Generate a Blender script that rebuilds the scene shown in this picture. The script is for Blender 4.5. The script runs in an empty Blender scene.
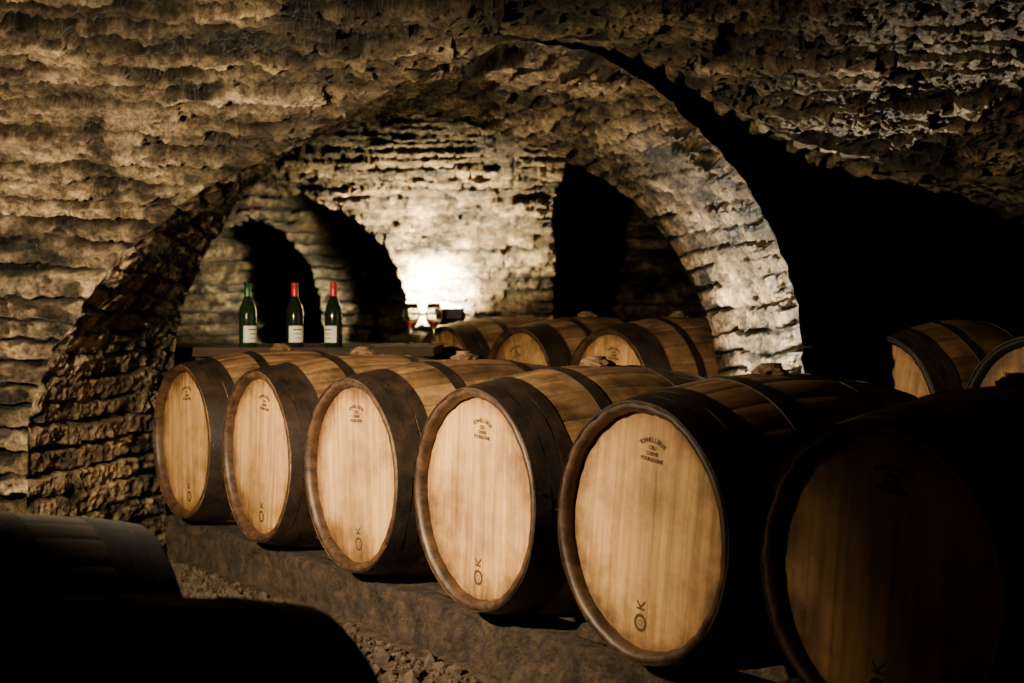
import bpy, bmesh, math, random
import numpy as np
from mathutils import Vector, Matrix
random.seed(7); rng=np.random.default_rng(7)
scene=bpy.context.scene
# ---------------------------------------------------------------- noise
def _h(i,j,k,seed=0):
    x=(i.astype(np.int64)*374761393+j.astype(np.int64)*668265263+k.astype(np.int64)*2147483647+seed*974634777)&0xffffffff
    x=((x^(x>>13))*1274126177)&0xffffffff
    x=((x^(x>>16))*2246822519)&0xffffffff
    return ((x^(x>>15))&0xffffff)/float(0xffffff)
def vnoise(x,y,z=None,seed=0):
    x=np.asarray(x,float); y=np.asarray(y,float)
    z=np.zeros_like(x) if z is None else np.asarray(z,float)
    xi,yi,zi=np.floor(x),np.floor(y),np.floor(z)
    fx,fy,fz=x-xi,y-yi,z-zi
    s=lambda t:t*t*(3-2*t)
    fx,fy,fz=s(fx),s(fy),s(fz); r=0
    for a in (0,1):
        for b in (0,1):
            for c in (0,1):
                r=r+_h(xi+a,yi+b,zi+c,seed)*(fx if a else 1-fx)*(fy if b else 1-fy)*(fz if c else 1-fz)
    return r*2-1
def fbm(x,y,z=None,o=3,seed=0):
    r=0;a=1.0;t=0
    z=np.zeros_like(x) if z is None else z
    for i in range(o):
        r=r+a*vnoise(x,y,z,seed+i*11); t+=a; a*=.5; x=x*2.03;y=y*2.03;z=z*2.03
    return r/t
# ---------------------------------------------------------------- materials
def new_mat(name):
    m=bpy.data.materials.new(name); m.use_nodes=True
    nt=m.node_tree; b=nt.nodes['Principled BSDF']; return m,nt,b
def N(nt,t,**k):
    n=nt.nodes.new(t)
    for a,v in k.items():
        if a in n.inputs: n.inputs[a].default_value=v
        else: setattr(n,a,v)
    return n
def ramp(nt,pts):
    r=nt.nodes.new('ShaderNodeValToRGB'); e=r.color_ramp.elements
    while len(e)<len(pts): e.new(.5)
    for i,(p,c) in enumerate(pts): e[i].position=p; e[i].color=(*c,1)
    return r
def mul(nt,a,b,f=1.0):
    m=nt.nodes.new('ShaderNodeMix'); m.data_type='RGBA'; m.blend_type='MULTIPLY'
    m.inputs[0].default_value=f
    nt.links.new(a,m.inputs[6]); nt.links.new(b,m.inputs[7]); return m.outputs[2]
def mat_stone(name,gain=1.0):
    m,nt,b=new_mat(name); L=nt.links.new
    at=N(nt,'ShaderNodeAttribute',attribute_name='Col')
    g=nt.nodes.new('ShaderNodeNewGeometry')
    n1=N(nt,'ShaderNodeTexNoise'); n1.inputs['Scale'].default_value=17; n1.inputs['Detail'].default_value=14; n1.inputs['Roughness'].default_value=.82
    L(g.outputs['Position'],n1.inputs['Vector'])
    r=ramp(nt,[(.37,(.035*gain,.028*gain,.021*gain)),(.48,(.50*gain,.46*gain,.41*gain)),(.61,(1.5*gain,1.46*gain,1.34*gain))]); L(n1.outputs['Fac'],r.inputs[0])
    L(mul(nt,at.outputs['Color'],r.outputs[0]),b.inputs['Base Color'])
    n2=N(nt,'ShaderNodeTexNoise'); n2.inputs['Scale'].default_value=38; n2.inputs['Detail'].default_value=12; n2.inputs['Roughness'].default_value=.8
    L(g.outputs['Position'],n2.inputs['Vector'])
    bp=N(nt,'ShaderNodeBump'); bp.inputs['Strength'].default_value=1; bp.inputs['Distance'].default_value=.075
    L(n2.outputs['Fac'],bp.inputs['Height']); L(bp.outputs[0],b.inputs['Normal'])
    b.inputs['Roughness'].default_value=.4; b.inputs['Specular IOR Level'].default_value=.5
    return m
def mat_wood(name,c0,c1,scale,rough=.6,attr=True,bump=.25,stain=.35,bscale=7,rim=None):
    m,nt,b=new_mat(name); L=nt.links.new
    tc=nt.nodes.new('ShaderNodeTexCoord'); mp=nt.nodes.new('ShaderNodeMapping'); mp.inputs['Scale'].default_value=scale
    oi=nt.nodes.new('ShaderNodeObjectInfo')
    L(tc.outputs['Object'],mp.inputs['Vector'])
    cx=nt.nodes.new('ShaderNodeCombineXYZ'); mm=N(nt,'ShaderNodeMath',operation='MULTIPLY'); mm.inputs[1].default_value=37
    L(oi.outputs['Random'],mm.inputs[0])
    for i in range(3): L(mm.outputs[0],cx.inputs[i])
    L(cx.outputs[0],mp.inputs['Location'])
    n1=N(nt,'ShaderNodeTexNoise'); n1.inputs['Scale'].default_value=1; n1.inputs['Detail'].default_value=7; n1.inputs['Roughness'].default_value=.62; n1.inputs['Distortion'].default_value=.3
    L(mp.outputs[0],n1.inputs['Vector'])
    r=ramp(nt,[(.3,c0),(.7,c1)]); L(n1.outputs['Fac'],r.inputs[0])
    col=r.outputs[0]
    n3=N(nt,'ShaderNodeTexNoise'); n3.inputs['Scale'].default_value=bscale; n3.inputs['Detail'].default_value=8; n3.inputs['Roughness'].default_value=.68
    av=N(nt,'ShaderNodeVectorMath',operation='ADD'); L(tc.outputs['Object'],av.inputs[0]); L(cx.outputs[0],av.inputs[1])
    L(av.outputs[0],n3.inputs['Vector'])
    r3=ramp(nt,[(.36,(1-stain,1-stain*1.05,1-stain*1.1)),(.56,(1,1,1))]); L(n3.outputs['Fac'],r3.inputs[0])
    col=mul(nt,col,r3.outputs[0])
    if rim:   # ingrained dirt near the croze (radial distance from the barrel axis, broken by noise)
        sx=nt.nodes.new('ShaderNodeSeparateXYZ'); L(tc.outputs['Object'],sx.inputs[0])
        c2=nt.nodes.new('ShaderNodeCombineXYZ'); L(sx.outputs[0],c2.inputs[0]); L(sx.outputs[2],c2.inputs[2])
        ln=N(nt,'ShaderNodeVectorMath',operation='LENGTH'); L(c2.outputs[0],ln.inputs[0])
        ma=N(nt,'ShaderNodeMath',operation='MULTIPLY_ADD'); L(n3.outputs['Fac'],ma.inputs[0]); ma.inputs[1].default_value=-.18; ma.inputs[2].default_value=.10
        ad=N(nt,'ShaderNodeMath',operation='ADD'); L(ln.outputs['Value'],ad.inputs[0]); L(ma.outputs[0],ad.inputs[1])
        mr=N(nt,'ShaderNodeMapRange'); mr.inputs[1].default_value=.2; mr.inputs[2].default_value=.3; L(ad.outputs[0],mr.inputs[0])
        r4=ramp(nt,[(0,(1,1,1)),(.5,(.80,.75,.68)),(.95,(.32,.27,.22))]); L(mr.outputs[0],r4.inputs[0]); col=mul(nt,col,r4.outputs[0])
    if attr:
        at=N(nt,'ShaderNodeAttribute',attribute_name='Col'); col=mul(nt,col,at.outputs['Color'])
    L(col,b.inputs['Base Color'])
    bp=N(nt,'ShaderNodeBump'); bp.inputs['Strength'].default_value=bump; bp.inputs['Distance'].default_value=.004 if bump<.7 else .06
    L((n1 if bump<.7 else n3).outputs['Fac'],bp.inputs['Height']); L(bp.outputs[0],b.inputs['Normal'])
    b.inputs['Roughness'].default_value=rough
    return m
def mat_plain(name,c,rough=.5,metal=0,noise=0,spec=.5,bd=.005):
    m,nt,b=new_mat(name); L=nt.links.new
    b.inputs['Roughness'].default_value=rough; b.inputs['Metallic'].default_value=metal; b.inputs['Specular IOR Level'].default_value=spec
    if noise:
        tc=nt.nodes.new('ShaderNodeTexCoord'); n1=N(nt,'ShaderNodeTexNoise'); n1.inputs['Scale'].default_value=noise; n1.inputs['Detail'].default_value=6
        L(tc.outputs['Object'],n1.inputs['Vector'])
        r=ramp(nt,[(.3,tuple(x*.4 for x in c)),(.7,tuple(min(1,x*1.5) for x in c))]); L(n1.outputs['Fac'],r.inputs[0]); L(r.outputs[0],b.inputs['Base Color'])
        bp=N(nt,'ShaderNodeBump'); bp.inputs['Strength'].default_value=.5; bp.inputs['Distance'].default_value=bd
        L(n1.outputs['Fac'],bp.inputs['Height']); L(bp.outputs[0],b.inputs['Normal'])
    else: b.inputs['Base Color'].default_value=(*c,1)
    return m
M_stone=mat_stone('limestone')
M_head=mat_wood('oak_head',(.36,.20,.072),(.78,.49,.205),(45,45,2.2),.62,True,.15,.48,4,True)
M_stave=mat_wood('oak_stave',(.14,.078,.034),(.43,.26,.12),(30,2.5,30),.62,True,.3,.65)
M_head_d=mat_wood('oak_head_shaded',(.20,.11,.045),(.48,.28,.12),(38,38,2.2),.6,True,.15,.4,4,True)  # head oak darkened to paint in shade, right-hand and foreground barrels
M_stave_d=mat_wood('oak_stave_shaded',(.010,.007,.005),(.024,.015,.010),(30,2.5,30),.95,True,.3,.5)  # near-black copy: the foreground barrels' shade is painted into the wood
M_stave_m=mat_wood('oak_stave_half_shaded',(.12,.065,.03),(.34,.19,.08),(30,2.5,30),.6,True,.3,.5)  # stave oak darkened to paint in the right-hand pair's shade
M_rim=mat_wood('oak_chime',(.022,.012,.007),(.11,.055,.026),(30,8,30),.5,False,.4,.65,20)
M_hoop=mat_wood('hoop_rusty_steel',(.010,.008,.007),(.04,.023,.014),(14,14,14),.5,False,.5,.6,12)
M_ink=mat_plain('branding_burn',(.06,.027,.011),.8,0)
M_bung=mat_plain('bung_cloth',(.16,.09,.045),.9,0,40)
M_beam=mat_wood('old_beam',(.016,.010,.007),(.09,.056,.03),(14,14,14),.9,False,.9,.85,22)
M_table=mat_wood('table_wood',(.025,.014,.008),(.06,.035,.018),(3,30,30),.85,False,.2,.2)
M_gravel=mat_plain('gravel_stone',(.05,.034,.021),.85,0,25)
M_black=mat_plain('lamp_housing_black',(.02,.02,.02),.5,.3)
# ---------------------------------------------------------------- mesh helpers
def mesh_obj(name,verts,faces,mat=None,smooth=False,col=None,parent=None):
    me=bpy.data.meshes.new(name); me.from_pydata(verts,[],faces); me.update()
    if mat: me.materials.append(mat)
    if smooth: me.polygons.foreach_set('use_smooth',[True]*len(me.polygons))
    if col is not None:
        a=me.color_attributes.new('Col','FLOAT_COLOR','POINT'); a.data.foreach_set('color',np.asarray(col,np.float32).ravel())
    o=bpy.data.objects.new(name,me); bpy.context.collection.objects.link(o)
    if parent: o.parent=parent
    return o
def empty(name,loc=(0,0,0),rotz=0):
    e=bpy.data.objects.new(name,None); bpy.context.collection.objects.link(e); e.location=loc; e.rotation_euler=(0,0,rotz); e.empty_display_size=.1
    return e
def sst(x): x=np.clip(x,0,1); return x*x*(3-2*x)
def stone_fn(U,V,h=.085,ln=.26,seed=0,vj=.45):
    Vw=V+.012*fbm(U*1.1,V*1.3,seed=seed+3)+.004*fbm(U*5,V*5,seed=seed+5)+.0085*fbm(U*22,V*26,o=4,seed=seed+6)
    Vw=Vw+.03*vnoise(Vw*4.3,Vw*0,seed=seed+1)
    r=np.floor(Vw/h); fv=Vw/h-r
    lr=ln*(.45+1.5*_h(r,r*0,r*0,seed+9)); Uw=U+.012*fbm(U*11,V*11,seed=seed+7)+.008*fbm(U*35,V*35,o=2,seed=seed+12)
    uu=Uw/lr+_h(r,r*0+3,r*0,seed+4)*9; uu=uu+.3*vnoise(uu*1.3,r,seed=seed+2)
    c=np.floor(uu); fu=uu-c
    R=_h(c,r,c*0,seed); R2=_h(c,r,c*0+5,seed)
    jw=.006+.022*np.clip(fbm(U*5,V*7,seed=seed+20)*1.8+.30,0,1)
    dv=np.minimum(fv,1-fv)*h
    e=sst((dv-jw*.45)/.0045)
    ev=sst((np.minimum(fu,1-fu)*lr-.002)/.006)
    open_=np.clip(fbm(U*3,V*5,seed=seed+25)*2.2+1.0,0,1)
    J=(1-e)*open_
    Jv=(1-ev)*vj*(R>.3)
    rough=.003*fbm(U*8,V*14,o=4,seed=seed+8)+.013*np.abs(fbm(U*22,V*30,o=3,seed=seed+9))-.011*np.abs(fbm(U*45,V*55,o=2,seed=seed+10))
    chip=np.clip(fbm(U*11,V*18,o=3,seed=seed+33)*4-.9,0,1)      # chipped pockets
    P=np.clip(fbm(U*2.3,V*3.3,o=4,seed=seed+31)*3-.5,0,1)
    H=(R-.5)*.022-J*.046-Jv*.028+rough*1.2-chip*.020-P*.010*R2+.014*(fv-.5)*(R2*1.6-.3)
    tint=.48+.52*R2
    dirt_shade=(1-.95*J)*(1-.5*Jv)*(1-.55*P)*(1-.55*chip)*(.72+.75*np.clip(fbm(U*5,V*12,o=4,seed=seed+41)*1.6,-1,1))*(.36+.76*sst((H+.014)/.026))  # dirt and joints; last factor paints crevice shade into low-lying stone
    dirt_shade=np.clip(dirt_shade,.02,1.3)
    col=np.stack([.78*tint*dirt_shade,.61*tint*dirt_shade*(.96+.06*R),.395*tint*dirt_shade*(.85+.2*R),np.ones_like(U)],-1)
    return H,col
def warp(P):
    x,y,z=P[...,0],P[...,1],P[...,2]
    D=np.zeros_like(P)
    for i in range(3):
        D[...,i]=.020*vnoise(x*2.2,y*2.2,z*2.2,seed=50+i)+.007*vnoise(x*9,y*9,z*11,seed=60+i)+.007*vnoise(x*27,y*27,z*30,seed=70+i)
    m=np.clip(z/.1,0,1); D[...,2]*=m
    return P+D
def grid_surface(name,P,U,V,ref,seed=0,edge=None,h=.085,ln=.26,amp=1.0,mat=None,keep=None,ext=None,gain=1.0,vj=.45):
    nt,nk=P.shape[:2]
    dt=np.gradient(P,axis=0); dk=np.gradient(P,axis=1); n=np.cross(dt,dk)
    n/=np.maximum(np.linalg.norm(n,axis=-1,keepdims=True),1e-9)
    s=np.sign(((np.asarray(ref)-P)*n).sum(-1)); s[s==0]=1; n*=s[...,None]
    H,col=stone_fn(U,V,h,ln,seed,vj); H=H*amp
    if edge is not None: H=H*edge
    Q=warp(P)+n*H[...,None]
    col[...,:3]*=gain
    idx=np.arange(nt*nk).reshape(nt,nk)
    F=np.stack([idx[:-1,:-1],idx[1:,:-1],idx[1:,1:],idx[:-1,1:]],-1)
    if keep is not None: F=F[keep]
    F=F.reshape(-1,4)
    used=np.unique(F); rem=-np.ones(nt*nk,int); rem[used]=np.arange(len(used))
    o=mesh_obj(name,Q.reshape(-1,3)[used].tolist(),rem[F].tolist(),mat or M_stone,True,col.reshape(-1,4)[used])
    if ext is not None:
        me=o.data; bm=bmesh.new(); bm.from_mesh(me)
        be=[e for e in bm.edges if e.is_boundary and ext[1](e.verts[0].co) and ext[1](e.verts[1].co)]
        for step in range(6):
            r=bmesh.ops.extrude_edge_only(bm,edges=be)
            vs=[g for g in r['geom'] if isinstance(g,bmesh.types.BMVert)]
            for v in vs:
                v.co+=Vector(ext[0])/6+Vector((random.uniform(-1,1),0,random.uniform(-1,1)))*.008
            be=[g for g in r['geom'] if isinstance(g,bmesh.types.BMEdge)]
        bm.to_mesh(me); bm.free()
        me.polygons.foreach_set('use_smooth',[True]*len(me.polygons))
    return o
def smooth_curve(out,frac=.03):
    n=len(out); k=max(3,int(n*frac))|1; ker=np.hanning(k+2)[1:-1]; ker/=ker.sum()
    pad=np.concatenate([2*out[:1]-out[1:k//2+1][::-1],out,2*out[-1:]-out[-k//2:-1][::-1]])
    sm=np.stack([np.convolve(pad[:,i],ker,'valid')[:n] for i in range(out.shape[1])],1)
    sm[0]=out[0]; sm[-1]=out[-1]
    return sm
def resample(pts,n,smooth=True):
    pts=np.asarray(pts,float); d=np.r_[0,np.cumsum(np.linalg.norm(np.diff(pts,axis=0),axis=1))]
    t=np.linspace(0,d[-1],n); out=np.stack([np.interp(t,d,pts[:,i]) for i in range(pts.shape[1])],1)
    return smooth_curve(out) if smooth else out
def resample_parts(pts,splits,counts):
    out=[]
    for (a,b),n in zip(zip(splits[:-1],splits[1:]),counts):
        q=resample(pts[a:b+1],n+1,False); out.append(q[:-1])
    out.append(np.asarray(pts[-1:],float)); return smooth_curve(np.concatenate(out))
# ---------------------------------------------------------------- near vault (barrel vault, axis along X)
CY,A,CZ,B=1.5,3.5,1.1,1.3
th=np.linspace(0,math.pi,2000); yy=CY+A*np.cos(th); zz=CZ+B*np.sin(th)
ss=CZ+np.r_[0,np.cumsum(np.hypot(np.diff(yy),np.diff(zz)))]
def vault(X,s):
    Y=np.where(s<CZ,CY+A,np.interp(s,ss,yy)); Z=np.where(s<CZ,s,np.interp(s,ss,zz))
    return np.stack([X,Y,Z],-1)
def s_of(z):
    z=np.asarray(z,float); t=np.arcsin(np.clip((z-CZ)/B,0,1)); return np.where(z<CZ,z,np.interp(t,th,ss))
Nl=[(-1.735,0),(-1.73,.35),(-1.72,.676),(-1.68,.87),(-1.605,1.03),(-1.475,1.204),(-1.335,1.343),(-1.054,1.539),(-.798,1.644),(-.583,1.741),(-.347,1.83),(-.126,1.894),(.053,1.924)]
Nr=[(.265,1.894),(.429,1.821),(.588,1.727),(.742,1.606),(.867,1.459),(.963,1.274),(1.014,1.10),(1.035,.888),(1.04,.4),(1.04,0)]
G2=[(.263,1.925),(.422,1.885),(.589,1.825),(.763,1.757),(.943,1.69),(1.119,1.645),(1.292,1.605),(1.505,1.57),(1.727,1.545),(2.1,1.46),(2.5,1.3),(2.8,1.0),(2.9,.6),(2.9,0)]
smax=float(np.interp(math.pi/2,th,ss))
E=[(x,float(s_of(z))) for x,z in Nl+G2]
nt,nk=1500,470
E=resample(E,nt)
t=np.linspace(0,1,nt)
O=np.stack([np.interp(t,[0,.22,.80,1],[-4.5,-4.5,4.5,4.5]),np.interp(t,[0,.22,.80,1],[0,smax,smax,0])],1)
k=np.linspace(0,1,nk)**1.6
XS=E[:,None,:]*(1-k[None,:,None])+O[:,None,:]*k[None,:,None]
dist=np.linalg.norm(XS-E[:,None,:],axis=-1)
P=vault(XS[...,0],XS[...,1])
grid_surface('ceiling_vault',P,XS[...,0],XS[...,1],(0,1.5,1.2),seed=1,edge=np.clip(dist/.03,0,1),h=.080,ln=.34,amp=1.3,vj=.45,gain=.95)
# rear half
Xg,Sg=np.meshgrid(np.linspace(-4.5,4.5,120),np.linspace(smax,smax*2,110),indexing='ij')
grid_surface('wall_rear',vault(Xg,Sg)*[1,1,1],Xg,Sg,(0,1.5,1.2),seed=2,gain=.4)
# tunnel intrados
nkk=200
Npts=[vault(np.array(x),np.array(float(s_of(z)))).tolist() for x,z in Nl+Nr]
FX=[(-1.515,0),(-1.51,.35),(-1.506,.657),(-1.484,1.006),(-1.415,1.225),(-1.319,1.421),(-1.188,1.618),(-1.035,1.792),(-.882,1.90),(-.707,1.967),(-.489,1.989),(-.271,1.976),(-.052,1.915),(.188,1.814),(.384,1.727),(.559,1.605),(.712,1.421),(.821,1.225),(.886,1.028),(.921,.81),(.932,.4),(.934,0)]
Fpts=[(x,6.2,z) for x,z in FX]
cnt=[150,300,260,200]
Ncur=resample_parts(Npts,[0,4,12,19,22],cnt); Fcur=resample_parts(Fpts,[0,3,10,18,21],cnt); ntt=len(Ncur)
kk=np.linspace(0,1,nkk)
P=Ncur[:,None,:]*(1-kk[None,:,None])+Fcur[:,None,:]*kk[None,:,None]
arc=np.r_[0,np.cumsum(np.linalg.norm(np.diff((Ncur+Fcur)/2,axis=0),axis=1))]
V=np.repeat(arc[:,None],nkk,1); U=P[...,1].copy()
dn=np.linalg.norm(P-Ncur[:,None,:],axis=-1); df=np.linalg.norm(P-Fcur[:,None,:],axis=-1)
grid_surface('wall_arch_soffit',P,U,V,(-.3,5.5,1.0),seed=3,edge=np.clip(np.minimum(dn,df)/.03,0,1),h=.088,ln=.30,amp=.95,vj=.8,gain=1.08)
# extrados of the right half of the arch ring
ia=int(ntt*.42)
cen=np.array([-.25,0,.9])
Fo=Fcur[ia:].copy(); v=Fo-cen; v[:,1]=0; v/=np.linalg.norm(v,axis=1,keepdims=True); Fo=Fo+v*.2; Fo[:,2]=np.maximum(Fo[:,2],0)
kk2=np.linspace(0,1,50)
P=Ncur[ia:,None,:]*(1-kk2[None,:,None])+Fo[:,None,:]*kk2[None,:,None]
grid_surface('wall_arch_extrados',P,P[...,1].copy(),np.repeat(arc[ia:,None],50,1),(3,5,3),seed=4,edge=np.clip(kk2[None,:]*20,0,1)*np.ones((P.shape[0],1)))
# partition wall around far side of arch
nq=420
Fq=resample([(x,z) for x,z in FX],nq); tq=np.linspace(0,1,nq)
Oq=np.stack([np.interp(tq,[0,.25,.75,1],[-4.5,-4.5,4.5,4.5]),np.interp(tq,[0,.25,.75,1],[0,2.6,2.6,0])],1)
kq=np.linspace(0,1,110)**1.3
XZ=Fq[:,None,:]*(1-kq[None,:,None])+Oq[:,None,:]*kq[None,:,None]
dq=np.linalg.norm(XZ-Fq[:,None,:],axis=-1)
P=np.stack([XZ[...,0],6.2+.22*sst((dq-.15)/.4)*(XZ[...,0]>.3),XZ[...,1]],-1)
grid_surface('wall_partition',P,P[...,0].copy(),P[...,2].copy(),(0,9,1),seed=5,edge=np.clip(dq/.03,0,1))
# side bay ceiling behind the right-hand groin
g2=resample([vault(np.array(x),np.array(float(s_of(z)))).tolist() for x,z in [Nl[-1]]+G2],300)
g3=g2.copy(); g3[:,1]=6.45; g3[:,2]=g2[:,2]*1.04+.02; g3[-1,2]=0
k5=np.linspace(0,1,60); P=g2[:,None,:]*(1-k5[None,:,None])+g3[:,None,:]*k5[None,:,None]
a5=np.r_[0,np.cumsum(np.linalg.norm(np.diff(g2,axis=0),axis=1))]
grid_surface('ceiling_side_bay',P,P[...,1].copy(),np.repeat(a5[:,None],60,1),(1.6,5,.5),seed=6,edge=np.clip(k5[None,:]*15,0,1)*np.ones((300,1)))
# ---------------------------------------------------------------- far bay
CY2,A2,CZ2,B2=6.9,2.1,1.0,1.35
th2=np.linspace(0,math.acos(-.34),1500); y2=CY2+A2*np.cos(th2); z2=CZ2+B2*np.sin(th2)
s2=CZ2+np.r_[0,np.cumsum(np.hypot(np.diff(y2),np.diff(z2)))]
Xg,Sg=np.meshgrid(np.linspace(-2.6,2.2,460),np.linspace(0,s2[-1],400),indexing='ij')
P=np.stack([Xg,np.where(Sg<CZ2,CY2+A2,np.interp(Sg,s2,y2)),np.where(Sg<CZ2,Sg,np.interp(Sg,s2,z2))],-1)
def inpoly(x,y,poly):
    ins=np.zeros(x.shape,bool); n=len(poly)
    for i in range(n):
        x1,y1=poly[i]; x2,yb=poly[(i+1)%n]
        c=((y1>y)!=(yb>y)); 
        with np.errstate(divide='ignore',invalid='ignore'):
            xi=(x2-x1)*(y-y1)/(yb-y1+1e-12)+x1
        ins^=c&(x<xi)
    return ins
opL=[(-.65,-1),(-.65,.9),(-.68,1.3),(-.79,1.549),(-.989,1.724),(-1.216,1.836),(-1.498,1.918),(-1.80,1.93),(-2.12,1.86),(-2.38,1.65),(-2.46,1.3),(-2.46,-1)]
opR=[(.27,-1),(.27,1.2),(.26,1.8),(.32,2.02),(.6,2.1),(1.2,2.1),(1.6,1.9),(1.8,1.5),(1.85,1.),(1.85,-1)]
xc=(Xg[:-1,:-1]+Xg[1:,1:])/2; zc=(P[:-1,:-1,2]+P[1:,1:,2])/2; yc=(P[:-1,:-1,1]+P[1:,1:,1])/2
jit=.012*vnoise(xc*14,zc*14,seed=77)
keep=~((inpoly(xc+jit,zc+jit,opL)|inpoly(xc+jit,zc,opR))&(yc>CY2))
grid_surface('ceiling_far_bay',P,Xg,Sg,(0,7,1.2),seed=8,keep=keep,h=.085,ln=.2,amp=1.15,vj=.8,gain=1.3,ext=((0,.38,0),lambda c:c.y>7.2 and c.z>.03 and -2.5<c.x<2.1))
# second wall with small arch behind left opening
Xg,Zg=np.meshgrid(np.linspace(-3,-.3,160),np.linspace(0,2.5,150),indexing='ij')
P=np.stack([Xg,np.full(Xg.shape,9.9),Zg],-1)
xc=(Xg[:-1,:-1]+Xg[1:,1:])/2; zc=(Zg[:-1,:-1]+Zg[1:,1:])/2
op3=[(-2.6,-1),(-2.6,1.1),(-2.4,1.5),(-2.15,1.73),(-1.85,1.82),(-1.6,1.72),(-1.42,1.48),(-1.33,1.2),(-1.30,-1)]
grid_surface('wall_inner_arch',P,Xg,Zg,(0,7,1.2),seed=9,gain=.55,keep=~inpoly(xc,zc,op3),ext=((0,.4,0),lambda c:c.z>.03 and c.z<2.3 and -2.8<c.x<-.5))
Xg,Zg=np.meshgrid(np.linspace(-3.2,2.6,240),np.linspace(0,2.6,120),indexing='ij')
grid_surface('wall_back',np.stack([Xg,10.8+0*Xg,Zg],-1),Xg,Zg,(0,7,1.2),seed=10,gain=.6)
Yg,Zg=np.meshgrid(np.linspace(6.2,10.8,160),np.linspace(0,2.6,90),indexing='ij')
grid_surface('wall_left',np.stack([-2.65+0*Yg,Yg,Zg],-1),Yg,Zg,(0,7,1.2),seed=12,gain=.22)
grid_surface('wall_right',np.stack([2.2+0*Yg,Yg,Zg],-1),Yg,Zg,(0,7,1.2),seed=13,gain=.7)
def slab(name,a,b,mat):
    x0,y0,z0=a;x1,y1,z1=b
    v=[(x0,y0,z0),(x1,y0,z0),(x1,y1,z0),(x0,y1,z0),(x0,y0,z1),(x1,y0,z1),(x1,y1,z1),(x0,y1,z1)]
    f=[(0,3,2,1),(4,5,6,7),(0,1,5,4),(1,2,6,5),(2,3,7,6),(3,0,4,7)]
    return v,f
def slab_obj(name,a,b,mat,parent=None,bev=0,rotz=0):
    v,f=slab(name,a,b,mat); o=mesh_obj(name,v,f,mat,parent=parent)
    if bev:
        m=o.modifiers.new('bev','BEVEL'); m.width=bev; m.segments=2
    return o
M_dull=mat_plain('dull_stone',(.10,.08,.06),.9,0,6)
slab_obj('ceiling_passage',(-4.6,8.95,2.45),(4.6,11,2.6),M_dull)
slab_obj('ceiling_upper',(-4.6,6.2,2.62),(4.6,9,2.7),M_dull)
slab_obj('wall_end_left',(-4.6,-2.1,0),(-4.5,6.3,2.7),M_dull)
slab_obj('wall_end_right',(4.5,-2.1,0),(4.6,6.3,2.7),M_dull)
# ---------------------------------------------------------------- row layout
ax=Vector((.8241,.5665,0)); rw=Vector((-.5665,.8241,0)); RZ=math.atan2(-ax.x,ax.y)
front=[(-1.33+.405*i,5.68-.592*i) for i in range(6)]
# ---------------------------------------------------------------- floor
def floor_z(X,Y):
    off=(X-front[0][0])*ax.x+(Y-front[0][1])*ax.y     # distance behind the head plane
    bank=.13*np.exp(-((off-.15)/.45)**2)*(off<.6)*np.clip((6.3-Y)/.5,0,1)
    return .012*fbm(X*2,Y*2,seed=90)+.010*fbm(X*16,Y*16,o=3,seed=91)-.012+bank*np.clip((Y-2.5)/1.5,0,1)
xs=np.r_[np.linspace(-4.6,-2.2,20)[:-1],np.linspace(-2.2,1.2,280),np.linspace(1.2,4.6,40)[1:]]
ys=np.r_[np.linspace(-2.2,3,40)[:-1],np.linspace(3,6.6,280),np.linspace(6.6,11,50)[1:]]
Xg,Yg=np.meshgrid(xs,ys,indexing='ij')
P=np.stack([Xg,Yg,floor_z(Xg,Yg)],-1); n0,n1=Xg.shape; idx=np.arange(n0*n1).reshape(n0,n1)
F=np.stack([idx[:-1,:-1],idx[1:,:-1],idx[1:,1:],idx[:-1,1:]],-1).reshape(-1,4)
mesh_obj('floor',P.reshape(-1,3).tolist(),F.tolist(),mat_plain('earth_floor',(.045,.031,.019),.95,0,30,.2,.02),True)
bm=bmesh.new(); bmesh.ops.create_icosphere(bm,subdivisions=1,radius=1); bv=np.array([v.co[:] for v in bm.verts]); bf=np.array([[v.index for v in f.verts] for f in bm.faces]); bm.free()
VV=[];FF=[]
while len(VV)<7000:
    x=rng.uniform(-1.45,.9); y=rng.uniform(2.6,6.0)
    off=(x-front[0][0])*ax.x+(y-front[0][1])*ax.y
    if off>.02: continue
    s=rng.uniform(.006,.014)*(1 if rng.random()<.92 else 2.0)
    sc=rng.uniform(.6,1.2,3)*s; a=rng.uniform(0,6.28); ca,sa=math.cos(a),math.sin(a)
    p=bv*(1+rng.uniform(-.2,.2,(len(bv),1)))*sc
    z0=float(floor_z(np.array([x]),np.array([y]))[0])
    p=np.stack([p[:,0]*ca-p[:,1]*sa+x,p[:,0]*sa+p[:,1]*ca+y,p[:,2]+s*.3+z0],1)
    FF.append(bf+len(VV)*len(bv)); VV.append(p)
mesh_obj('gravel',np.concatenate(VV).tolist(),np.concatenate(FF).tolist(),M_gravel)
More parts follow.
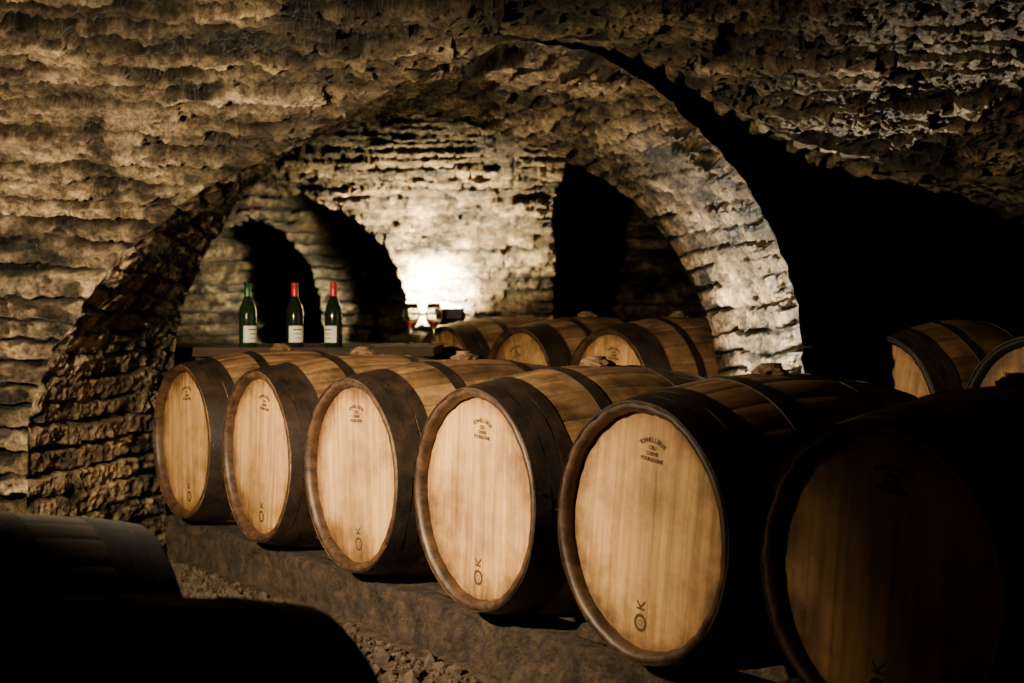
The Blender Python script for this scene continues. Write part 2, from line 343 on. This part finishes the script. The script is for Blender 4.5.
# ---------------------------------------------------------------- barrel parts
Lb,Rh,Rb=.88,.305,.362
def rad(y): u=2*y/Lb-1; return Rb-(Rb-Rh)*(abs(u)**1.9)
def lathe(profile,seg,close=False):
    V=[];F=[]
    for (y,r) in profile:
        for j in range(seg):
            a=2*math.pi*j/seg; V.append((r*math.sin(a),y,r*math.cos(a)))
    n=len(profile); m=n if close else n-1
    for i in range(m):
        for j in range(seg):
            a=i*seg+j;b=i*seg+(j+1)%seg;c=((i+1)%n)*seg+(j+1)%seg;d=((i+1)%n)*seg+j
            F.append((a,b,c,d))
    return V,F
ns=26; widths=rng.uniform(.75,1.25,ns); widths/=widths.sum(); ang=np.r_[0,np.cumsum(widths)]*2*math.pi
rows=44; Vs=[];Fs=[];Cs=[]; 
angs=[];sid=[];gro=[]
for i in range(ns):
    a0,a1=ang[i],ang[i+1]; w=a1-a0
    for f,g in ((0,1),(.035,0),(.35,0),(.65,0),(.965,0)):
        angs.append(a0+w*f); sid.append(i); gro.append(g)
tints=rng.uniform(.62,1.15,ns); na=len(angs)
for r_ in range(rows+1):
    y=Lb*r_/rows
    for a,s_,g in zip(angs,sid,gro):
        R=rad(y)-(.002 if g else 0)+.0008*math.sin(s_*7.3)
        Vs.append((R*math.sin(a),y,R*math.cos(a))); tt=tints[s_]*(.4 if g else 1)
        Cs.append((tt,tt*.97,tt*.93,1))
for i in range(rows):
    for j in range(na):
        Fs.append((i*na+j,i*na+(j+1)%na,(i+1)*na+(j+1)%na,(i+1)*na+j))
me_staves=mesh_obj('staves',Vs,Fs,M_stave,True,Cs).data
def chime(front):
    s=(lambda y:y) if front else (lambda y:Lb-y)
    pr=[(s(.006),Rh+.0005),(s(0),Rh-.004),(s(0),Rh-.016),(s(.016),Rh-.024),(s(.045),Rh-.023)]
    return lathe(pr,96)
V1,F1=chime(True);V2,F2=chime(False)
def notch(V):
    out=[]
    for (x,y,z) in V:
        a=math.atan2(x,z)%(2*math.pi); j=np.argmin(abs(ang-a)); 
        k_=1 if abs(ang[j]-a)<.03 else 0
        q=1-.006*k_+.004*math.sin(a*9)+.003*math.sin(a*23+1)
        out.append((x*q,y,z*q))
    return out
V1,V2=notch(V1),notch(V2)
me_chime=mesh_obj('chime',V1+V2,F1+[tuple(i+len(V1) for i in f) for f in F2],M_rim,True).data
def head(y,sgn):
    V=[];F=[];C=[]; R=Rh-.019; xs_=[-R]; 
    while xs_[-1]<R-.05: xs_.append(xs_[-1]+rng.uniform(.055,.085))
    xs_[-1]=R
    for a,b in zip(xs_[:-1],xs_[1:]):
        g=.0003; n=9; base=len(V); tt=rng.uniform(.86,1.06); th_=rng.uniform(0,.0005)
        xx=np.linspace(a+g,b-g,n)
        for x in xx: V.append((x,y-sgn*th_,math.sqrt(max(R*R-x*x,0))))
        for x in xx[::-1]: V.append((x,y-sgn*th_,-math.sqrt(max(R*R-x*x,0))))
        m=2*n
        for i in range(m): V.append((V[base+i][0],y+sgn*.01,V[base+i][2]))
        F.append(tuple(range(base,base+m))); 
        for i in range(m): F.append((base+i,base+(i+1)%m,base+m+(i+1)%m,base+m+i))
        C+= [(tt,tt*.98,tt*.95,1)]*m + [(.4,.4,.4,1)]*m
    return V,F,C
V1,F1,C1=head(.034,1);V2,F2,C2=head(Lb-.034,-1)
me_head=mesh_obj('head_boards',V1+V2,F1+[tuple(i+len(V1) for i in f) for f in F2],M_head,False,C1+C2).data
V=[];F=[]
def hoop(y0,y1,t=.004):
    global V,F
    pr=[(y0,rad(y0)-.002),(y0,rad(y0)+t),((y0+y1)/2,rad((y0+y1)/2)+t),(y1,rad(y1)+t),(y1,rad(y1)-.002)]
    v,f=lathe(pr,128); v=[(x*(1+.002*math.sin(11*math.atan2(x,z)+y0*40)),y+.0015*math.sin(5*math.atan2(x,z)+y0*90),z*(1+.002*math.sin(11*math.atan2(x,z)+y0*40))) for x,y,z in v]
    b=len(V); V+=v; F+=[tuple(i+b for i in q) for q in f]
    a=.6+y0*3; ym=(y0+y1)/2; r=rad(ym)+t
    for dy in (-.008,.008):
        b=len(V); c=Vector((math.sin(a)*r,ym+dy,math.cos(a)*r)); nrm=Vector((math.sin(a),0,math.cos(a))); tx=Vector((0,1,0)); ty=nrm.cross(tx)
        for q in range(8):
            aa=q*math.pi/4; V.append(tuple(c+tx*math.cos(aa)*.005+ty*math.sin(aa)*.005))
        V.append(tuple(c+nrm*.003)); F+= [(b+q,b+(q+1)%8,b+8) for q in range(8)]
for y0,y1,t_ in ((.002,.045,.003),(.046,.088,.0024),(.090,.128,.0022),(.262,.302,.0022)):
    hoop(y0,y1,t_); hoop(Lb-y1,Lb-y0,t_)
me_hoops=mesh_obj('hoops',V,F,M_hoop,False).data
bm=bmesh.new(); bmesh.ops.create_icosphere(bm,subdivisions=3,radius=1)
for v in bm.verts:
    c=v.co; n_=float(fbm(np.array([c.x*2.5]),np.array([c.y*2.5]),np.array([c.z*2.5]))[0])
    v.co=Vector((c.x*.045*(1+.35*n_),c.y*.05*(1+.35*n_),max(c.z,-.2)*.02*(1+.6*n_)))
bmesh.ops.create_cone(bm,cap_ends=True,segments=20,radius1=.024,radius2=.028,depth=.02,matrix=Matrix.Translation((0,0,.014)))
me_bung=bpy.data.meshes.new('bung'); bm.to_mesh(me_bung); bm.free(); me_bung.materials.append(M_bung)
def text_mesh(s,size):
    c=bpy.data.curves.new('t','FONT'); c.body=s; c.size=size; c.align_x='CENTER'; c.align_y='CENTER'; c.offset=.0006
    o=bpy.data.objects.new('t',c); bpy.context.collection.objects.link(o); bpy.context.view_layer.update()
    dg=bpy.context.evaluated_depsgraph_get(); m=bpy.data.meshes.new_from_object(o.evaluated_get(dg))
    v=[tuple(x.co) for x in m.vertices]; f=[tuple(p.vertices) for p in m.polygons]
    bpy.data.objects.remove(o); return v,f
MV=[];MF=[]
MY=.0328
def put(s,size,x,z,rot=0,sx=1):
    v,f=text_mesh(s,size); b=len(MV); c,sn=math.cos(rot),math.sin(rot)
    for p in v:
        px,pz=p[0]*sx,p[1]; MV.append((x+px*c-pz*sn,MY,z+px*sn+pz*c))
    for q in f: MF.append(tuple(i+b for i in q))
w_='TONNELLERIE'
for i,ch in enumerate(w_):
    a=(i-(len(w_)-1)/2)*.135; R=.066
    put(ch,.0155,R*math.sin(a),.165+R*.78*math.cos(a),-a)
put('CRU',.0135,0,.198); put('CHENE',.013,0,.184); put('BOURGOGNE',.0125,0,.170)
put('K',.042,0,-.180,math.pi*.5,1.0)
def ringmark(cx,cz,r0,r1,n=32):
    b=len(MV)
    for i in range(n):
        a=2*math.pi*i/n; MV.append((cx+r0*math.cos(a),MY,cz+r0*math.sin(a))); MV.append((cx+r1*math.cos(a),MY,cz+r1*math.sin(a)))
    for i in range(n): MF.append((b+2*i,b+2*i+1,b+(2*i+3)%(2*n),b+(2*i+2)%(2*n)))
ringmark(0,-.222,.014,.022); ringmark(0,-.222,.006,.008,16)
me_mark=mesh_obj('branding',MV,MF,M_ink).data
for o in list(bpy.data.objects):
    if o.data in (me_staves,me_chime,me_head,me_hoops,me_mark): bpy.data.objects.remove(o)
def barrel(x,y,z,dr=0,roll=0,stv=None,hd=None,hp=None):
    e=empty('wine_barrel',(x,y,z),RZ+math.radians(dr))
    for nm,me in (('staves',me_staves),('chime',me_chime),('head_boards',me_head),('hoops',me_hoops),('bung',me_bung),('branding',me_mark)):
        o=bpy.data.objects.new(nm,me); bpy.context.collection.objects.link(o); o.parent=e
        ov={'staves':stv,'head_boards':hd,'chime':stv,'bung':stv,'hoops':hp}.get(nm)
        if ov: o.material_slots[0].link='OBJECT'; o.material_slots[0].material=ov
        if nm in('head_boards','branding'): o.rotation_euler=(0,math.radians(roll),0)
        if nm in('staves','chime','hoops'): o.rotation_euler=(0,random.uniform(0,6.28),0)
        if nm=='bung': o.location=(0,Lb/2,Rb+.001); o.rotation_euler=(0,0,random.uniform(0,6))
    return e
for i,(x,y) in enumerate(front): barrel(x,y,.610,[0,-1,.5,0,.5,-.5][i],[-3,4,-2,3,6,5][i])
for (x,y) in ((.43,6.5),(.025,7.09),(-.38,7.68)): barrel(x,y,.747,0,random.uniform(-20,20))
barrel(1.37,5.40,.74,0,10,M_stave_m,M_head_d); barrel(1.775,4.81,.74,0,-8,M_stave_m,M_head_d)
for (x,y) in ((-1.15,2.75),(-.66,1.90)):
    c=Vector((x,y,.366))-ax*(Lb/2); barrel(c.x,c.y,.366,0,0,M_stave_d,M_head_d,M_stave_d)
# ---------------------------------------------------------------- rails / beams
def beam(name,p0,p1,w,h,mat=M_beam,seed=0):
    p0=Vector(p0);p1=Vector(p1); d=(p1-p0); L=d.length; d.normalize(); s=Vector((-d.y,d.x,0))
    n=int(L/.012)
    per=[(-.5,0)]+[(-.5,q) for q in np.linspace(.06,.97,20)]+[(-.47,1)]+[(q,1) for q in np.linspace(-.3,.3,5)]+[(.47,1)]+[(.5,q) for q in np.linspace(.93,.1,6)]+[(.5,0)]
    V=[];F=[]
    for i in range(n+1):
        c=p0+d*(L*i/n)
        for (a,b) in per: V.append(tuple(c+s*(a*w)+Vector((0,0,b*h))))
    m=len(per)
    A_=np.array(V); nx=.020*fbm(A_[:,0]*5,A_[:,1]*5,A_[:,2]*11,o=4,seed=seed)+.016*np.abs(fbm(A_[:,0]*18,A_[:,1]*18,A_[:,2]*40,o=3,seed=seed+5))
    A_[:,0]+=nx*s.x*1.2; A_[:,1]+=nx*s.y*1.2; top=A_[:,2]>h*.95
    A_[:,2]-=np.abs(nx)*top*.6
    for i in range(n):
        for j in range(m-1): F.append((i*m+j,i*m+j+1,(i+1)*m+j+1,(i+1)*m+j))
    F.append(tuple(range(m))); F.append(tuple(range(n*m,n*m+m))[::-1])
    return mesh_obj(name,A_.tolist(),F,mat,True)
def rails(p,q,off,w,hz,seed):
    a=Vector((p[0],p[1],0))+ax*off; b=Vector((q[0],q[1],0))+ax*off
    beam('barrel_rail',a,b,w,hz,seed=seed)
f0=Vector((front[0][0],front[0][1],0))+rw*.34; f5=Vector((front[5][0],front[5][1],0))-rw*.6
rails(f0,f5,.16,.18,.610-rad(.16)-.004,1); rails(Vector((front[0][0],front[0][1],0))+rw*.1,f5,.72,.14,.610-rad(.72)-.004,2)
c0=Vector((-.38,7.68,0))+rw*.35; c1=Vector((.43,6.5,0))-rw*.30
rails(c0,c1,.16,.14,.747-rad(.16)-.004,3); rails(c0,c1,.72,.14,.747-rad(.72)-.004,4)
e0=Vector((1.37,5.40,0))+rw*.25; e1=Vector((1.775,4.81,0))-rw*.4
rails(e0,e1,.16,.14,.74-rad(.16)-.004,5); rails(e0,e1,.72,.14,.74-rad(.72)-.004,6)
def wedge(c):
    c=Vector(c); V=[];h=.045;l=.07;w=.04
    for s_ in (-w,w):
        for (a,b) in ((-l,0),(l,0),(l*.4,h),(-l*.4,h)): V.append(tuple(c+rw*a+ax*s_+Vector((0,0,b))))
    F=[(0,1,2,3),(7,6,5,4),(0,4,5,1),(1,5,6,2),(2,6,7,3),(3,7,4,0)]
    o=mesh_obj('chock',V,F,M_beam); mod=o.modifiers.new('b','BEVEL'); mod.width=.008; return o
zt=.610-rad(.16)-.004
for i in range(5):
    a=Vector((front[i][0],front[i][1],0)); b=Vector((front[i+1][0],front[i+1][1],0)); c=(a+b)/2+ax*.17; wedge((c.x,c.y,zt))
# ---------------------------------------------------------------- table
tb=empty('tasting_table',(0,0,0))
for i in range(4):
    y0=6.52+i*.235; slab_obj('plank_%d'%(i+1),(-1.9,y0,.925),(-.36,y0+.23,.968),M_table,tb,.004)
for i,(x,y) in enumerate(((-1.8,6.6),(-.5,6.6),(-1.8,7.35),(-.5,7.35))): slab_obj('leg_%d'%(i+1),(x-.035,y-.035,0),(x+.035,y+.035,.925),M_table,tb,.004)
slab_obj('apron_front',(-1.78,6.59,.83),(-.52,6.615,.925),M_table,tb); slab_obj('apron_back',(-1.78,7.34,.83),(-.52,7.365,.925),M_table,tb)
# ---------------------------------------------------------------- bottles
def lathe_z(profile,seg=48):
    V=[];F=[]
    for (r,z) in profile:
        for j in range(seg):
            a=2*math.pi*j/seg; V.append((r*math.cos(a),r*math.sin(a),z))
    for i in range(len(profile)-1):
        for j in range(seg): F.append((i*seg+j,i*seg+(j+1)%seg,(i+1)*seg+(j+1)%seg,(i+1)*seg+j))
    return V,F
def glassmat(name,c,tr=.85,rough=.04):
    m,nt,b=new_mat(name); b.inputs['Base Color'].default_value=(*c,1); b.inputs['Roughness'].default_value=rough
    b.inputs['Transmission Weight'].default_value=tr; b.inputs['IOR'].default_value=1.48; return m
M_bg=glassmat('bottle_glass_dark',(.012,.016,.012),.15,.08); M_bg2=glassmat('bottle_glass_green',(.012,.03,.010),.2,.08)
M_lab=mat_plain('paper_label',(.8,.76,.68),.7); M_red=mat_plain('capsule_red',(.42,.02,.018),.35,.1); M_grn=mat_plain('capsule_green',(.02,.13,.045),.35,.2)
def bottle(x,y,z,cap,glass,rz,tilt=0):
    e=empty('wine_bottle',(x,y,z),rz); e.rotation_euler=(0,tilt,rz)
    pr=[(0,.012),(.03,.003),(.038,0),(.0405,.006),(.0405,.155),(.0385,.172),(.033,.192),(.0245,.212),(.0175,.230),(.0148,.246),(.0140,.262),(.0138,.285),(.0150,.287),(.0150,.294),(.0138,.296),(0,.297)]
    v,f=lathe_z(pr); mesh_obj('glass_body',v,f,glass,True,parent=e)
    v,f=lathe_z([(.0172,.236),(.0160,.262),(.0156,.284),(.0168,.286),(.0168,.297),(.014,.2995),(0,.300)]); mesh_obj('capsule',v,f,cap,True,parent=e)
    V=[];F=[];n=20
    for i in range(n+1):
        a=-math.pi/2+(-1.05+2.1*i/n)
        for zz_ in (.022,.098): V.append((.0411*math.cos(a),.0411*math.sin(a),zz_))
    for i in range(n): F.append((2*i,2*i+2,2*i+3,2*i+1))
    mesh_obj('label',V,F,M_lab,True,parent=e)
    V=[];F=[]
    for zlo,zhi,wd in ((.078,.084,.5),(.060,.064,.4),(.040,.043,.45)):
        b=len(V)
        for i in range(n+1):
            a=-math.pi/2+(-wd+2*wd*i/n)
            for zz_ in (zlo,zhi): V.append((.0414*math.cos(a),.0414*math.sin(a),zz_))
        for i in range(n): F.append((b+2*i,b+2*i+2,b+2*i+3,b+2*i+1))
    mesh_obj('label_print',V,F,M_ink,True,parent=e)
bottle(-1.225,6.58,.968,M_grn,M_bg2,.75,.0); bottle(-1.01,6.60,.968,M_red,M_bg,.5,.0); bottle(-.825,6.56,.968,M_red,M_bg,-.6,.0)
M_gl=glassmat('clear_glass',(1,1,1),1.0,.02); M_wine=glassmat('red_wine',(.55,.05,.04),.8)
def wglass(x,y,z):
    e=empty('wine_glass',(x,y,z))
    pr=[(0,0),(.034,.001),(.034,.003),(.010,.007),(.0042,.014),(.0040,.075),(.009,.084),(.030,.100),(.041,.125),(.0425,.15),(.039,.18),(.0345,.208),(.0330,.208),(.0375,.18),(.041,.15),(.0395,.126),(.029,.103),(.006,.088),(0,.087)]
    v,f=lathe_z(pr); mesh_obj('glass_bowl',v,f,M_gl,True,parent=e)
    v,f=lathe_z([(0,.0885),(.006,.0895),(.0283,.1045),(.033,.112),(0,.112)]); mesh_obj('wine',v,f,M_wine,True,parent=e)
wglass(-.515,7.25,.968); wglass(-.402,7.30,.968)
# ---------------------------------------------------------------- lamps
M_emit,nt_,b_=new_mat('lamp_lens'); b_.inputs['Emission Color'].default_value=(1,.78,.45,1); b_.inputs['Emission Strength'].default_value=12
def floodlight(x,y,z,rz,tilt):
    e=empty('floodlight',(x,y,0),rz)
    zb=max(z-.06,.05)
    v,f=lathe_z([(0,0),(.12,0),(.12,.012),(.02,.02),(.012,.03),(.012,zb),(0,zb)],24); mesh_obj('stand',v,f,M_black,True,parent=e)
    V,F=slab('h',(-.09,-.03,-.06),(.09,.03,.06),None)
    V=[(a*(1 if b<0 else .8),b,c*(1.0 if b<0 else .7)) for a,b,c in V]
    o=mesh_obj('housing',V,F,M_black,parent=e); o.location=(0,0,z-.01); o.rotation_euler=(tilt,0,0)
    o2=slab_obj('lens',(-.078,-.034,-.048),(.078,-.0305,.048),M_emit,e); o2.location=(0,0,z-.01); o2.rotation_euler=(tilt,0,0)
    return e
def light(kind,name,loc,power,color,**k):
    l=bpy.data.lights.new(name,kind); l.energy=power; l.color=color
    for a,v in k.items(): setattr(l,a,v)
    o=bpy.data.objects.new(name,l); bpy.context.collection.objects.link(o); o.location=loc; return o
def spot(name,loc,power,color,d,size,blend,soft=.05):
    o=light('SPOT',name,loc,power,color,shadow_soft_size=soft,spot_size=math.radians(size),spot_blend=blend)
    o.rotation_euler=Vector(d).to_track_quat('-Z','Y').to_euler(); return o
# far floodlight behind the table, set close to the pier and aimed up and back at it
floodlight(-.38,8.70,1.11,math.radians(175),math.radians(-60))
spot('floodlight_glow',(-.50,8.72,1.24),4200,(1,.87,.56),(.0,.75,.16),104,1.0,.04)
spot('floodlight_pier',(-.46,8.60,1.20),430,(1,.80,.45),(.02,.40,.62),146,.75,.04)
# main lamp left of the camera
floodlight(-1.55,2.82,1.38,math.radians(165),math.radians(0))
a_=math.radians(72)
spot('floodlight_beam',(-1.53,2.90,1.38),700,(1,.77,.48),(math.cos(a_),math.sin(a_),-.54),140,1.0,.03)
# added off-frame lamp, low by the left wall, to bring out stone relief
floodlight(-2.05,4.45,.42,math.radians(150),math.radians(-40))
spot('added_graze_light',(-1.98,4.60,.50),62,(1,.77,.49),(.62,.10,.80),112,1.0,.015)
# added hidden lamp behind the barrels, put there to brighten the right pier
floodlight(.30,5.75,.22,math.radians(90),math.radians(-45))
spot('added_wash_light',(.34,5.66,.28),760,(1,.86,.66),(.74,-.20,.84),82,1.0,.015)
w=bpy.data.worlds.new('World'); scene.world=w; w.use_nodes=True; w.node_tree.nodes['Background'].inputs[0].default_value=(.01,.008,.006,1); w.node_tree.nodes['Background'].inputs[1].default_value=.1
# ---------------------------------------------------------------- camera
cd=bpy.data.cameras.new('camera'); cam=bpy.data.objects.new('camera',cd); bpy.context.collection.objects.link(cam)
cam.location=(0,0,1.12); cam.rotation_euler=(math.radians(90-1.1),0,0); cd.sensor_width=36; cd.lens=49.9
cd.dof.use_dof=True; cd.dof.focus_distance=4.3; cd.dof.aperture_fstop=4.0; cd.clip_start=.05
scene.camera=cam
